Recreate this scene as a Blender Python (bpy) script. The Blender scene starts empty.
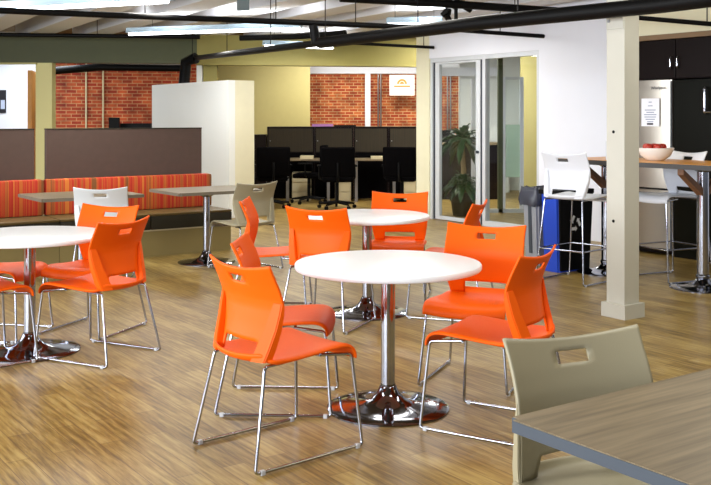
import bpy, bmesh, math, random
from mathutils import Vector, Matrix
random.seed(7)
D = bpy.data
COL = bpy.context.scene.collection
F = 971.0; CX = 355.5; HY = 117.0; HC = 1.48
A = Vector((0.819, 0.574, 0)); B = Vector((-0.574, 0.819, 0))
ANG = math.atan2(0.574, 0.819)
R = math.radians

# ---------------------------------------------------------------- materials
def srgb(r, g, b):
    f = lambda c: (c/255/12.92) if c/255 <= 0.04045 else ((c/255+0.055)/1.055)**2.4
    return (f(r), f(g), f(b), 1)
def mat(name, col, rough=0.5, metal=0.0, spec=0.5, noise=0.0, nscale=8, bump=0.0, bscale=200, coat=0):
    m = D.materials.new(name); m.use_nodes = True
    nt = m.node_tree; b = nt.nodes['Principled BSDF']
    b.inputs['Base Color'].default_value = col
    b.inputs['Roughness'].default_value = rough
    b.inputs['Metallic'].default_value = metal
    b.inputs['Specular IOR Level'].default_value = spec
    if coat: b.inputs['Coat Weight'].default_value = coat
    tc = nt.nodes.new('ShaderNodeTexCoord')
    if noise > 0:
        n = nt.nodes.new('ShaderNodeTexNoise'); n.inputs['Scale'].default_value = nscale; n.inputs['Detail'].default_value = 4
        nt.links.new(tc.outputs['Object'], n.inputs['Vector'])
        mx = nt.nodes.new('ShaderNodeMix'); mx.data_type = 'RGBA'
        mx.inputs['A'].default_value = tuple(c*(1-noise) for c in col[:3])+(1,)
        mx.inputs['B'].default_value = tuple(min(1, c*(1+noise)) for c in col[:3])+(1,)
        nt.links.new(n.outputs['Fac'], mx.inputs['Factor']); nt.links.new(mx.outputs['Result'], b.inputs['Base Color'])
    if bump > 0:
        n = nt.nodes.new('ShaderNodeTexNoise'); n.inputs['Scale'].default_value = bscale
        nt.links.new(tc.outputs['Object'], n.inputs['Vector'])
        bp = nt.nodes.new('ShaderNodeBump'); bp.inputs['Strength'].default_value = bump; bp.inputs['Distance'].default_value = 0.002
        nt.links.new(n.outputs['Fac'], bp.inputs['Height']); nt.links.new(bp.outputs['Normal'], b.inputs['Normal'])
    return m
def emis(name, col, s):
    m = D.materials.new(name); m.use_nodes = True
    b = m.node_tree.nodes['Principled BSDF']
    b.inputs['Base Color'].default_value = col
    b.inputs['Emission Color'].default_value = col; b.inputs['Emission Strength'].default_value = s
    return m
def glassmat(name, col, rough=0.0, alpha=0.18):
    m = D.materials.new(name); m.use_nodes = True
    nt = m.node_tree; nt.nodes.clear()
    o = nt.nodes.new('ShaderNodeOutputMaterial'); mx = nt.nodes.new('ShaderNodeMixShader')
    t = nt.nodes.new('ShaderNodeBsdfTransparent'); t.inputs['Color'].default_value = col
    g = nt.nodes.new('ShaderNodeBsdfGlossy'); g.inputs['Roughness'].default_value = rough
    mx.inputs['Fac'].default_value = 0.03
    nt.links.new(t.outputs[0], mx.inputs[1]); nt.links.new(g.outputs[0], mx.inputs[2])
    nt.links.new(mx.outputs[0], o.inputs[0])
    return m
def frosted(name, col, fac):
    m = D.materials.new(name); m.use_nodes = True
    nt = m.node_tree; nt.nodes.clear()
    o = nt.nodes.new('ShaderNodeOutputMaterial'); mx = nt.nodes.new('ShaderNodeMixShader'); mx.inputs['Fac'].default_value = fac
    t = nt.nodes.new('ShaderNodeBsdfTransparent')
    g = nt.nodes.new('ShaderNodeBsdfDiffuse'); g.inputs['Color'].default_value = col
    nt.links.new(t.outputs[0], mx.inputs[1]); nt.links.new(g.outputs[0], mx.inputs[2]); nt.links.new(mx.outputs[0], o.inputs[0])
    return m
def ramp_node(nt, stops, interp='LINEAR'):
    r = nt.nodes.new('ShaderNodeValToRGB'); cr = r.color_ramp; cr.interpolation = interp
    while len(cr.elements) < len(stops): cr.elements.new(0.5)
    for e, (p, c) in zip(cr.elements, stops): e.position = p; e.color = c
    return r
def wood_floor():
    m = D.materials.new('floor_planks'); m.use_nodes = True; nt = m.node_tree; b = nt.nodes['Principled BSDF']
    tc = nt.nodes.new('ShaderNodeTexCoord'); mp = nt.nodes.new('ShaderNodeMapping')
    mp.inputs['Rotation'].default_value = (0, 0, -(ANG+math.pi/2))
    nt.links.new(tc.outputs['Object'], mp.inputs['Vector'])
    br = nt.nodes.new('ShaderNodeTexBrick'); br.offset = 0.37; br.inputs['Scale'].default_value = 1
    br.inputs['Brick Width'].default_value = 0.92; br.inputs['Row Height'].default_value = 0.105
    br.inputs['Mortar Size'].default_value = 0.0018; br.inputs['Mortar Smooth'].default_value = 0.3
    br.inputs['Color1'].default_value = (0, 0, 0, 1); br.inputs['Color2'].default_value = (1, 1, 1, 1); br.inputs['Mortar'].default_value = (0.3, 0.3, 0.3, 1)
    nt.links.new(mp.outputs['Vector'], br.inputs['Vector'])
    st = nt.nodes.new('ShaderNodeMapping'); st.inputs['Scale'].default_value = (2.2, 30, 1)
    nt.links.new(mp.outputs['Vector'], st.inputs['Vector'])
    n1 = nt.nodes.new('ShaderNodeTexNoise'); n1.inputs['Scale'].default_value = 1.6; n1.inputs['Detail'].default_value = 7; n1.inputs['Roughness'].default_value = 0.65
    nt.links.new(st.outputs['Vector'], n1.inputs['Vector'])
    n2 = nt.nodes.new('ShaderNodeTexNoise'); n2.inputs['Scale'].default_value = 0.9; n2.inputs['Detail'].default_value = 3
    st2 = nt.nodes.new('ShaderNodeMapping'); st2.inputs['Scale'].default_value = (1.6, 7, 1)
    nt.links.new(mp.outputs['Vector'], st2.inputs['Vector']); nt.links.new(st2.outputs['Vector'], n2.inputs['Vector'])
    a1 = nt.nodes.new('ShaderNodeMath'); a1.operation = 'MULTIPLY_ADD'; a1.inputs[1].default_value = 0.14
    nt.links.new(br.outputs['Color'], a1.inputs[0]); nt.links.new(n1.outputs['Fac'], a1.inputs[2])
    a2 = nt.nodes.new('ShaderNodeMath'); a2.operation = 'MULTIPLY_ADD'; a2.inputs[1].default_value = 0.38
    nt.links.new(n2.outputs['Fac'], a2.inputs[0]); nt.links.new(a1.outputs[0], a2.inputs[2])
    r = ramp_node(nt, [(0.44, srgb(62, 46, 18)), (0.60, srgb(106, 84, 38)), (0.74, srgb(138, 112, 56)), (0.92, srgb(172, 148, 88))])
    nt.links.new(a2.outputs[0], r.inputs['Fac'])
    mx = nt.nodes.new('ShaderNodeMix'); mx.data_type = 'RGBA'; mx.inputs['B'].default_value = srgb(96, 72, 44)
    nt.links.new(br.outputs['Fac'], mx.inputs['Factor']); nt.links.new(r.outputs['Color'], mx.inputs['A'])
    nt.links.new(mx.outputs['Result'], b.inputs['Base Color'])
    b.inputs['Roughness'].default_value = 0.38; b.inputs['Specular IOR Level'].default_value = 0.45
    return m
def brick_wall(nm='red_brick', ca=(150, 46, 22), cb2=(188, 88, 44), cm=(186, 142, 100)):
    m = D.materials.new(nm); m.use_nodes = True; nt = m.node_tree; b = nt.nodes['Principled BSDF']
    tc = nt.nodes.new('ShaderNodeTexCoord'); sx = nt.nodes.new('ShaderNodeSeparateXYZ'); cb = nt.nodes.new('ShaderNodeCombineXYZ')
    nt.links.new(tc.outputs['Object'], sx.inputs[0]); nt.links.new(sx.outputs['X'], cb.inputs['X']); nt.links.new(sx.outputs['Z'], cb.inputs['Y'])
    br = nt.nodes.new('ShaderNodeTexBrick'); br.inputs['Scale'].default_value = 1
    br.inputs['Brick Width'].default_value = 0.20; br.inputs['Row Height'].default_value = 0.070
    br.inputs['Mortar Size'].default_value = 0.008; br.inputs['Bias'].default_value = -0.1
    br.inputs['Color1'].default_value = srgb(*ca); br.inputs['Color2'].default_value = srgb(*cb2); br.inputs['Mortar'].default_value = srgb(*cm)
    nt.links.new(cb.outputs[0], br.inputs['Vector'])
    n = nt.nodes.new('ShaderNodeTexNoise'); n.inputs['Scale'].default_value = 3.5; n.inputs['Detail'].default_value = 5
    nt.links.new(cb.outputs[0], n.inputs['Vector'])
    r = ramp_node(nt, [(0.3, (0.45, 0.38, 0.36, 1)), (0.7, (1.15, 1.1, 1.05, 1))])
    nt.links.new(n.outputs['Fac'], r.inputs['Fac'])
    mx = nt.nodes.new('ShaderNodeMix'); mx.data_type = 'RGBA'; mx.blend_type = 'MULTIPLY'; mx.inputs['Factor'].default_value = 1
    nt.links.new(br.outputs['Color'], mx.inputs['A']); nt.links.new(r.outputs['Color'], mx.inputs['B'])
    nt.links.new(mx.outputs['Result'], b.inputs['Base Color']); b.inputs['Roughness'].default_value = 0.85
    return m
def stripes():
    m = D.materials.new('striped_upholstery'); m.use_nodes = True; nt = m.node_tree; b = nt.nodes['Principled BSDF']
    tc = nt.nodes.new('ShaderNodeTexCoord'); sx = nt.nodes.new('ShaderNodeSeparateXYZ')
    nt.links.new(tc.outputs['Object'], sx.inputs[0])
    n = nt.nodes.new('ShaderNodeTexNoise'); n.noise_dimensions = '1D'; n.inputs['Scale'].default_value = 11; n.inputs['Detail'].default_value = 4
    nt.links.new(sx.outputs['X'], n.inputs['W'])
    r = ramp_node(nt, [(0.0, srgb(120, 72, 30)), (0.36, srgb(158, 78, 28)), (0.43, srgb(186, 96, 30)), (0.48, srgb(180, 40, 20)), (0.53, srgb(190, 72, 26)), (0.58, srgb(172, 28, 16)), (0.64, srgb(198, 112, 38))], 'CONSTANT')
    nt.links.new(n.outputs['Fac'], r.inputs['Fac']); nt.links.new(r.outputs['Color'], b.inputs['Base Color'])
    b.inputs['Roughness'].default_value = 0.8
    return m
def laminate(name, c1, c2, rot, rough=0.4):
    m = D.materials.new(name); m.use_nodes = True; nt = m.node_tree; b = nt.nodes['Principled BSDF']
    tc = nt.nodes.new('ShaderNodeTexCoord'); mp = nt.nodes.new('ShaderNodeMapping')
    mp.inputs['Rotation'].default_value = (0, 0, rot); mp.inputs['Scale'].default_value = (1, 1, 1)
    nt.links.new(tc.outputs['Object'], mp.inputs['Vector'])
    st = nt.nodes.new('ShaderNodeMapping'); st.inputs['Scale'].default_value = (3, 60, 1); nt.links.new(mp.outputs['Vector'], st.inputs['Vector'])
    n = nt.nodes.new('ShaderNodeTexNoise'); n.inputs['Scale'].default_value = 1; n.inputs['Detail'].default_value = 6; nt.links.new(st.outputs['Vector'], n.inputs['Vector'])
    r = ramp_node(nt, [(0.3, c1), (0.7, c2)]); nt.links.new(n.outputs['Fac'], r.inputs['Fac'])
    nt.links.new(r.outputs['Color'], b.inputs['Base Color']); b.inputs['Roughness'].default_value = rough
    return m

M = dict(
    orange=mat('orange_plastic', srgb(236, 93, 5), 0.46, spec=0.16, bump=0.15, bscale=350),
    grey=mat('warm_grey_plastic', srgb(156, 148, 122), 0.42, spec=0.4, bump=0.15, bscale=350),
    pale=mat('pale_grey_plastic', srgb(196, 200, 202), 0.42, spec=0.4),
    white=mat('white_plastic', srgb(222, 225, 232), 0.35),
    chrome=mat('chrome', srgb(176, 180, 192), 0.12, 1.0),
    steel=mat('brushed_steel', srgb(150, 150, 150), 0.35, 1.0),
    glide=mat('clear_glide', srgb(190, 192, 196), 0.3),
    tabletop=mat('white_laminate', srgb(238, 242, 248), 0.28),
    cream=mat('cream_paint', srgb(206, 196, 130), 0.6, noise=0.04),
    ccream=mat('pale_cream_paint', srgb(226, 221, 190), 0.6, noise=0.04),
    dcream=mat('deep_cream_paint', srgb(196, 184, 122), 0.6, noise=0.05),
    cbase=mat('dark_chrome', srgb(120, 122, 132), 0.10, 1.0),
    pillar=mat('pillar_paint', srgb(190, 188, 176), 0.6, noise=0.04),
    taupe=mat('taupe_edge', srgb(112, 104, 90), 0.5),
    dwood=laminate('dark_grey_brown_laminate', srgb(92, 80, 58), srgb(124, 110, 84), 0.0, 0.4),
    postlit=mat('post_lit_cream', srgb(236, 228, 160), 0.6),  # cream lightened: lamp light on the post put into its colour
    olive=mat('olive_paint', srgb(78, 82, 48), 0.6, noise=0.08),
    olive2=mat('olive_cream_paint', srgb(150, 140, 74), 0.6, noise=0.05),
    wallw=mat('white_wall_paint', srgb(232, 234, 242), 0.55, noise=0.02, nscale=3),
    part=mat('partition_paint', srgb(232, 234, 230), 0.55),
    joist=mat('white_joist_paint', srgb(226, 227, 232), 0.6),
    deck=mat('ceiling_deck', srgb(120, 104, 78), 0.8, noise=0.15),
    black=mat('black_pipe', srgb(8, 8, 9), 0.5, spec=0.15),
    blackp=mat('black_plastic', srgb(8, 8, 9), 0.5, spec=0.12),
    mesh=mat('black_fabric', srgb(9, 8, 9), 0.95, spec=0.03),
    cub=laminate('dark_brown_laminate', srgb(30, 23, 8), srgb(46, 36, 14), math.pi/2, 0.85),
    panel=mat('brown_leather_panel', srgb(78, 60, 52), 0.6, noise=0.14, nscale=14),
    seatv=mat('olive_vinyl', srgb(92, 74, 34), 0.5, noise=0.1),
    dcush=mat('dark_olive_vinyl', srgb(36, 31, 12), 0.6, noise=0.1),
    plinth=mat('olive_plinth_panel', srgb(138, 122, 74), 0.6, noise=0.06, nscale=4),
    stripe=stripes(), brick=brick_wall(), bricklit=brick_wall('lit_orange_brick', (176, 66, 30), (214, 122, 64), (222, 186, 136)), floor=wood_floor(),  # second brick is a lighter, more orange copy; stronger light put into its colour
    greywood=laminate('grey_brown_laminate', srgb(104, 90, 66), srgb(142, 125, 97), 0.0, 0.42),
    edge=mat('grey_edge_band', srgb(62, 70, 80), 0.45),
    bartop=laminate('golden_wood_top', srgb(208, 130, 34), srgb(234, 168, 70), 0.0, 0.35),
    bredge=mat('dark_edge', srgb(62, 60, 60), 0.5),
    brace=laminate('brown_wood_brace', srgb(96, 62, 40), srgb(134, 92, 60), 0.0, 0.5),
    alu=mat('aluminium_frame', srgb(206, 210, 214), 0.4, 0.1),
    aludark=mat('dark_gasket', srgb(40, 48, 60), 0.5),
    glass=glassmat('clear_glass', (0.96, 0.985, 0.98, 1)),
    frost=frosted('frosted_green_glass', srgb(206, 232, 214), 0.6),
    leaf=mat('green_leaf', srgb(16, 62, 13), 0.4, noise=0.5, nscale=9),
    trunk=mat('plant_trunk', srgb(136, 112, 76), 0.8, noise=0.3, nscale=30),
    fridge=mat('stainless_steel', srgb(172, 165, 154), 0.30, 0.85),
    blk=mat('dark_cabinet', srgb(18, 8, 7), 0.35, spec=0.12),
    blkgl=mat('black_gloss', srgb(12, 13, 7), 0.3, spec=0.12),
    mould=mat('brown_moulding', srgb(128, 102, 72), 0.6),
    blue=mat('blue_plastic', srgb(16, 66, 190), 0.45),
    gbin=mat('light_grey_plastic', srgb(150, 154, 162), 0.5),
    bag=mat('black_liner', srgb(62, 65, 76), 0.3, bump=0.8, bscale=40),
    signw=mat('white_sign', srgb(244, 242, 236), 0.5), orangelogo=mat('orange_ink', srgb(232, 150, 60), 0.6),
    paper=mat('paper', srgb(240, 240, 246), 0.7), ink=mat('grey_ink', srgb(130, 140, 170), 0.7), inkd=mat('dark_ink', srgb(40, 44, 60), 0.7),
    apple=mat('red_apple', srgb(176, 44, 26), 0.35, noise=0.3, nscale=20), bowl=mat('white_ceramic', srgb(236, 238, 236), 0.25),
    tube=emis('lit_tube', (0.95, 0.97, 1, 1), 7.0), hous=mat('fixture_housing', srgb(176, 200, 214), 0.5),
    beige=mat('beige_metal', srgb(198, 186, 150), 0.5), wood=mat('door_wood', srgb(206, 142, 58), 0.5, noise=0.1),
    posterp=mat('poster_black', srgb(22, 22, 30), 0.6), poster2=mat('poster_pale', srgb(180, 190, 214), 0.6),
    carpet=mat('office_carpet', srgb(136, 126, 100), 0.95, noise=0.1, nscale=20),
    signg=mat('grey_sign', srgb(96, 110, 112), 0.5), recyc=mat('white_print', srgb(225, 228, 232), 0.6),
    rope=mat('plant_fibre', srgb(60, 44, 30), 0.9), monitor=mat('monitor_white', srgb(205, 205, 210), 0.5), magenta=mat('magenta_paper', srgb(190, 130, 200), 0.6),
)

# ---------------------------------------------------------------- helpers
def link(o, parent=None):
    COL.objects.link(o)
    if parent is not None: o.parent = parent
    return o
def obj(name, bm, m, parent=None, smooth=False, angle=40):
    me = D.meshes.new(name); bmesh.ops.recalc_face_normals(bm, faces=bm.faces[:]); bm.to_mesh(me); bm.free()
    if smooth:
        for p in me.polygons: p.use_smooth = True
        me.set_sharp_from_angle(angle=R(angle))
    me.materials.append(M[m] if isinstance(m, str) else m)
    return link(D.objects.new(name, me), parent)
def thing(name, label, cat, loc=(0, 0, 0), rz=0, group=None):
    o = D.objects.new(name, None); o.empty_display_size = 0.1; COL.objects.link(o)
    o.location = loc; o.rotation_euler = (0, 0, rz); o['label'] = label; o['category'] = cat
    if group: o['group'] = group
    return o
def tag(o, label, cat, group=None, kind=None):
    o['label'] = label; o['category'] = cat
    if group: o['group'] = group
    if kind: o['kind'] = kind
    return o
def struct(name, bm, m, loc=(0, 0, 0), rz=0, parent=None):
    o = obj(name, bm, m, parent)
    if parent is None: o['kind'] = 'structure'; o.location = loc; o.rotation_euler = (0, 0, rz)
    return o
def BM(): return bmesh.new()
def box(bm, x0, x1, y0, y1, z0, z1, bev=0):
    vs = [bm.verts.new((x, y, z)) for x in (x0, x1) for y in (y0, y1) for z in (z0, z1)]
    idx = [(0, 1, 3, 2), (4, 6, 7, 5), (0, 4, 5, 1), (2, 3, 7, 6), (0, 2, 6, 4), (1, 5, 7, 3)]
    fs = [bm.faces.new([vs[i] for i in f]) for f in idx]
    if bev:
        es = set(e for f in fs for e in f.edges)
        bmesh.ops.bevel(bm, geom=list(es), offset=bev, segments=2, affect='EDGES', profile=0.6)
    return bm
def hexa(bm, lo, hi):
    """lo, hi: four points each"""
    a = [bm.verts.new(p) for p in lo]; b = [bm.verts.new(p) for p in hi]
    bm.faces.new(a[::-1]); bm.faces.new(b)
    for i in range(4): bm.faces.new((a[i], a[(i+1) % 4], b[(i+1) % 4], b[i]))
    return bm
def fillet(pts, r, n=4, closed=False):
    out = []; P = [Vector(p) for p in pts]; N = len(P)
    for i in range(N):
        if not closed and i in (0, N-1): out.append(P[i]); continue
        a, b, c = P[i-1], P[i], P[(i+1) % N]
        d1 = (a-b); d2 = (c-b); rr = min(r, d1.length*0.45, d2.length*0.45)
        p1 = b+d1.normalized()*rr; p2 = b+d2.normalized()*rr
        for k in range(n+1):
            t = k/n; out.append((1-t)**2*p1+2*t*(1-t)*b+t*t*p2)
    return out
def tube(bm, pts, r, n=8, closed=False, caps=True):
    P = [Vector(p) for p in pts]; N = len(P); rings = []
    up = Vector((0, 0, 1)); prev = None
    for i in range(N):
        if closed: t = (P[(i+1) % N]-P[i-1])
        else: t = P[min(i+1, N-1)]-P[max(i-1, 0)]
        t.normalize()
        if prev is None:
            u = t.cross(up)
            if u.length < 1e-3: u = t.cross(Vector((1, 0, 0)))
        else: u = prev-t*prev.dot(t)
        u.normalize(); prev = u; v = t.cross(u)
        rr = r[i] if isinstance(r, (list, tuple)) else r
        rings.append([bm.verts.new(P[i]+u*math.cos(2*math.pi*k/n)*rr+v*math.sin(2*math.pi*k/n)*rr) for k in range(n)])
    M_ = N if closed else N-1
    for i in range(M_):
        a, b = rings[i], rings[(i+1) % N]
        for k in range(n): bm.faces.new((a[k], a[(k+1) % n], b[(k+1) % n], b[k]))
    if caps and not closed: bm.faces.new(rings[0][::-1]); bm.faces.new(rings[-1])
    return bm
def lathe(bm, prof, n=48, c=(0, 0)):
    rings = []
    for r, z in prof:
        if r < 1e-6: rings.append([bm.verts.new((c[0], c[1], z))])
        else: rings.append([bm.verts.new((c[0]+r*math.cos(2*math.pi*k/n), c[1]+r*math.sin(2*math.pi*k/n), z)) for k in range(n)])
    for a, b in zip(rings, rings[1:]):
        for k in range(n):
            k2 = (k+1) % n
            if len(a) == 1 and len(b) == 1: continue
            if len(a) == 1: bm.faces.new((a[0], b[k], b[k2]))
            elif len(b) == 1: bm.faces.new((a[k], a[k2], b[0]))
            else: bm.faces.new((a[k], a[k2], b[k2], b[k]))
    return bm
def copy_tree(o, parent=None, matmap=None):
    c = o.copy(); COL.objects.link(c); c.parent = parent
    if matmap and c.type == 'MESH' and o.data.materials[0] == matmap[0]:
        key = (o.data.name, matmap[1].name)
        if key not in CACHE:
            me = o.data.copy(); me.materials[0] = matmap[1]; CACHE[key] = me
        c.data = CACHE[key]
    for ch in [x for x in D.objects if x.parent == o]:
        copy_tree(ch, c, matmap)
    return c
CACHE = {}
def px(x, y, z=0.0):
    """ground (or height z) point seen at image point x, y"""
    d = (HC-z)*F/(y-HY); return Vector(((x-CX)/F*d, d, z))
def pd(x, y, d):
    return Vector(((x-CX)/F*d, d, HC-(y-HY)*d/F))
def text(name, s, size, m, parent, loc, rot, depth=0.001):
    cu = D.curves.new(name, 'FONT'); cu.body = s; cu.size = size; cu.extrude = depth; cu.align_x = 'CENTER'; cu.align_y = 'CENTER'
    tmp = D.objects.new('tmp_text', cu); COL.objects.link(tmp); bpy.context.view_layer.update()
    me = D.meshes.new_from_object(tmp.evaluated_get(bpy.context.evaluated_depsgraph_get())); D.objects.remove(tmp); me.materials.clear(); me.materials.append(M[m])
    o = D.objects.new(name, me); COL.objects.link(o); o.parent = parent; o.location = loc; o.rotation_euler = rot
    return o

# ---------------------------------------------------------------- chairs
def prof(z):
    P = [(0.44, -0.222), (0.50, -0.208), (0.58, -0.188), (0.66, -0.176), (0.70, -0.180), (0.76, -0.203), (0.82, -0.232), (0.88, -0.262)]
    for (a, xa), (b, xb) in zip(P, P[1:]):
        if z <= b: return xa+(xb-xa)*(z-a)/(b-a)
    return P[-1][1]
def halfw(z):
    P = [(0.44, 0.200), (0.56, 0.218), (0.67, 0.236), (0.80, 0.233), (0.90, 0.238)]
    for (a, xa), (b, xb) in zip(P, P[1:]):
        if z <= b: return xa+(xb-xa)*(max(z, a)-a)/(b-a)
    return P[-1][1]
def backrest_bm(dz):
    S = [-1, -0.97, -0.9, -0.82, -0.74, -0.66, -0.58, -0.50, -0.42, -0.34, -0.24, -0.16, -0.08]
    S = S+[0]+[-q for q in S[::-1]]
    Z = [0.452, 0.47, 0.485, 0.50, 0.518, 0.535, 0.55, 0.57, 0.59, 0.61, 0.63, 0.647, 0.662, 0.677, 0.692, 0.708, 0.724, 0.739, 0.752, 0.765, 0.782, 0.798, 0.810, 0.822, 0.832]
    bm = BM(); g = []
    for z in Z:
        row = []
        t = max(0, (z-0.69)/0.142)
        for s in S:
            zz = z+0.024*s*s*t*t
            y = s*halfw(zz); x = prof(zz)+0.042*s*s
            if z < 0.53 and 0.3 < abs(s) < 0.7:   # slanted cut-out sides
                y *= 1+0.10*(0.53-z)/0.08
            row.append(bm.verts.new((x, y, zz+dz)))
        g.append(row)
    for i in range(len(Z)-1):
        for j in range(len(S)-1):
            m_ = (S[j]+S[j+1])/2; zc = (Z[i]+Z[i+1])/2
            if abs(m_) < 0.58 and zc < 0.518: continue
            if abs(m_) < 0.24 and 0.765 < zc < 0.798: continue
            bm.faces.new((g[i][j], g[i][j+1], g[i+1][j+1], g[i+1][j]))
    return bm
def seat_bm(dz):
    bm = BM(); g = []
    X = [(-0.268, 0.478), (-0.262, 0.458), (-0.240, 0.445), (-0.18, 0.440), (-0.08, 0.442), (0.0, 0.447), (0.11, 0.456), (0.19, 0.461), (0.24, 0.457), (0.268, 0.441), (0.281, 0.415), (0.279, 0.392)]
    S = [-1, -0.94, -0.8, -0.5, 0, 0.5, 0.8, 0.94, 1]
    for x, z in X:
        row = []
        for s in S:
            w = 0.232 if x > -0.1 else 0.232-0.022*((-0.1-x)/0.13)**2
            xx = x
            if x < -0.2: xx = x+0.060*s*s
            if x > 0.22: xx = x-0.012*s*s
            zz = z+0.010*s**4 - (0.012 if abs(s) == 1 else 0) - 0.006*(1-s*s)
            row.append(bm.verts.new((xx, s*w, zz+dz)))
        g.append(row)
    for i in range(len(X)-1):
        for j in range(len(S)-1): bm.faces.new((g[i][j], g[i][j+1], g[i+1][j+1], g[i+1][j]))
    return bm
def mods(o, th, off=-1, sub=1):
    s = o.modifiers.new('solid', 'SOLIDIFY'); s.thickness = th; s.offset = off; s.use_even_offset = True
    if sub:
        u = o.modifiers.new('sub', 'SUBSURF'); u.levels = sub; u.render_levels = sub
def make_chair(name, label, cat, plastic, dz=0.0, group=None, footrest=False):
    t = thing(name, label, cat, group=group)
    s = obj('seat', seat_bm(dz), plastic, t, True, 60); mods(s, 0.013, 0)
    b = obj('backrest', backrest_bm(dz), plastic, t, True, 60); mods(b, 0.010, 0, 0)
    for sg in (-1, 1):
        bm = BM(); lv = []
        for z, w0, w1, dp in ((0.446, 0.128, 0.205, 0.034), (0.50, 0.145, 0.219, 0.032), (0.58, 0.166, 0.232, 0.026), (0.645, 0.181, 0.238, 0.018), (0.69, 0.190, 0.238, 0.006)):
            xf = lambda w: prof(z)+0.042*(w/halfw(z))**2
            lv.append([bm.verts.new(p) for p in ((xf(w0)-0.004, sg*w0, z+dz), (xf(w0)-0.004-dp, sg*(w0+0.006), z+dz), (xf(w1)-0.004-dp, sg*(w1-0.004), z+dz), (xf(w1)+0.004, sg*w1, z+dz))])
        for p, q in zip(lv, lv[1:]):
            for i in range(4): bm.faces.new((p[i], p[(i+1) % 4], q[(i+1) % 4], q[i]))
        bm.faces.new(lv[0]); bm.faces.new(lv[-1])
        bmesh.ops.bevel(bm, geom=[e for e in bm.edges if abs(e.verts[0].co.z-e.verts[1].co.z) > 0.02], offset=0.004, segments=2, affect='EDGES')
        obj('upright', bm, plastic, t, True, 50)
    zt = 0.428+dz; fx = 0.288; fy = 0.248
    if footrest: fx = 0.27; fy = 0.25
    for sg in (-1, 1):
        path = [(-0.10, sg*0.175, zt-0.004), (-0.205, sg*0.196, zt), (-fx, sg*fy, 0.011), (fx, sg*fy, 0.011), (0.256, sg*0.210, zt-0.012), (0.10, sg*0.185, zt+0.002)]
        fr = obj('side_frame', tube(BM(), fillet(path, 0.018, 4), 0.0075, 8), 'chrome', t, True, 60)
        for gx in (-fx+0.035, fx-0.028):
            bm = box(BM(), gx-0.010, gx+0.010, sg*fy-0.0095, sg*fy+0.0095, 0.0, 0.020, 0.003)
            obj('glide', bm, 'glide', fr)
    bm = BM()
    for x0 in (-0.10, 0.10): tube(bm, [(x0, -0.18, zt-0.002), (x0, 0.18, zt-0.002)], 0.007, 8)
    obj('seat_rail', bm, 'chrome', t, True, 60)
    if footrest:
        z = 0.30; k = (zt-z)/(zt)
        xr = -fx+(fx-0.205)*(z/zt); xf_ = fx-(fx-0.256)*(z/zt); yy = fy-(fy-0.202)*(z/zt)
        obj('footrest', tube(BM(), fillet([(xr, -yy, z), (xf_, -yy, z), (xf_, yy, z), (xr, yy, z)], 0.02, 4, True), 0.0075, 8, closed=True), 'chrome', t, True, 60)
    return t

OR = 'orange stackable cafe chairs around the round tables'
chair0 = make_chair('cafe_chair', 'x', 'chair', 'orange', group=OR)
place = [
 ((-0.35, 4.365), 40, 'orange chair with its back to the camera at front left of nearest round table'),
 ((-0.395, 5.03), -3, 'orange chair facing right, just behind the front left chair of the nearest round table'),
 ((0.685, 5.49), 247, 'orange chair facing the camera on the far right side of the nearest round table'),
 ((0.68, 4.66), 149, 'orange chair turned left with red-looking back, just behind the beige chair'),
 ((-0.195, 6.93), 67, 'orange chair, back to camera, whose backrest shows left of the middle round table'),
 ((-0.64, 7.42), -2, 'orange chair seen side-on, facing right, farthest left at the middle round table'),
 ((0.345, 7.945), 262, 'orange chair facing the camera behind the middle round table'),
 ((0.728, 7.27), 160, 'orange chair with dark red back partly hidden behind another, near the glass wall'),
 ((-1.60, 6.04), 153, 'orange chair at left round table, back to the camera, open floor beside it'),
 ((-1.825, 6.76), 250, 'orange chair facing the camera between left round table and pale grey chair'),
 ((-2.30, 5.86), 42, 'orange chair cut by the left picture edge, nearer of the two there'),
 ((-2.45, 6.62), 350, 'orange chair cut by the left picture edge, farther of the two there'),
]
for i, ((x, y), a, lab) in enumerate(place):
    c = chair0 if i == 0 else copy_tree(chair0)
    c.location = (x, y, 0); c.rotation_euler = (0, 0, R(a)); c['label'] = lab
g = copy_tree(chair0, None, (M['orange'], M['grey'])); g.location = (0.716, 2.640, 0); g.rotation_euler = (0, 0, R(293.6))
g['label'] = 'large beige-grey cafe chair tucked under the wood table in the near right corner'; g['group'] = 'grey cafe chairs'
g = copy_tree(chair0, None, (M['orange'], M['pale'])); g.location = (-2.30, 8.86, 0); g.rotation_euler = (0, 0, R(97))
g['label'] = 'pale grey cafe chair with its back to us at the left banquette table'; g['group'] = 'grey cafe chairs'
g = copy_tree(chair0, None, (M['orange'], M['grey'])); g.location = (-1.08, 9.5, 0); g.rotation_euler = (0, 0, R(131))
g['label'] = 'beige-grey cafe chair at the right banquette table, beside the white partition'; g['group'] = 'grey cafe chairs'
st0 = make_chair('bar_stool', 'white bar stool with its back to us in front of the blue recycling bin', 'stool', 'white', dz=0.315, group='white bar stools', footrest=True)
st0.location = (1.995, 8.78, 0); st0.rotation_euler = (0, 0, R(44))
s2 = copy_tree(st0); s2.location = (2.89, 8.9, 0); s2.rotation_euler = (0, 0, R(206)); s2['label'] = 'white bar stool on the far side of the bar table, right of the pillar'

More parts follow.
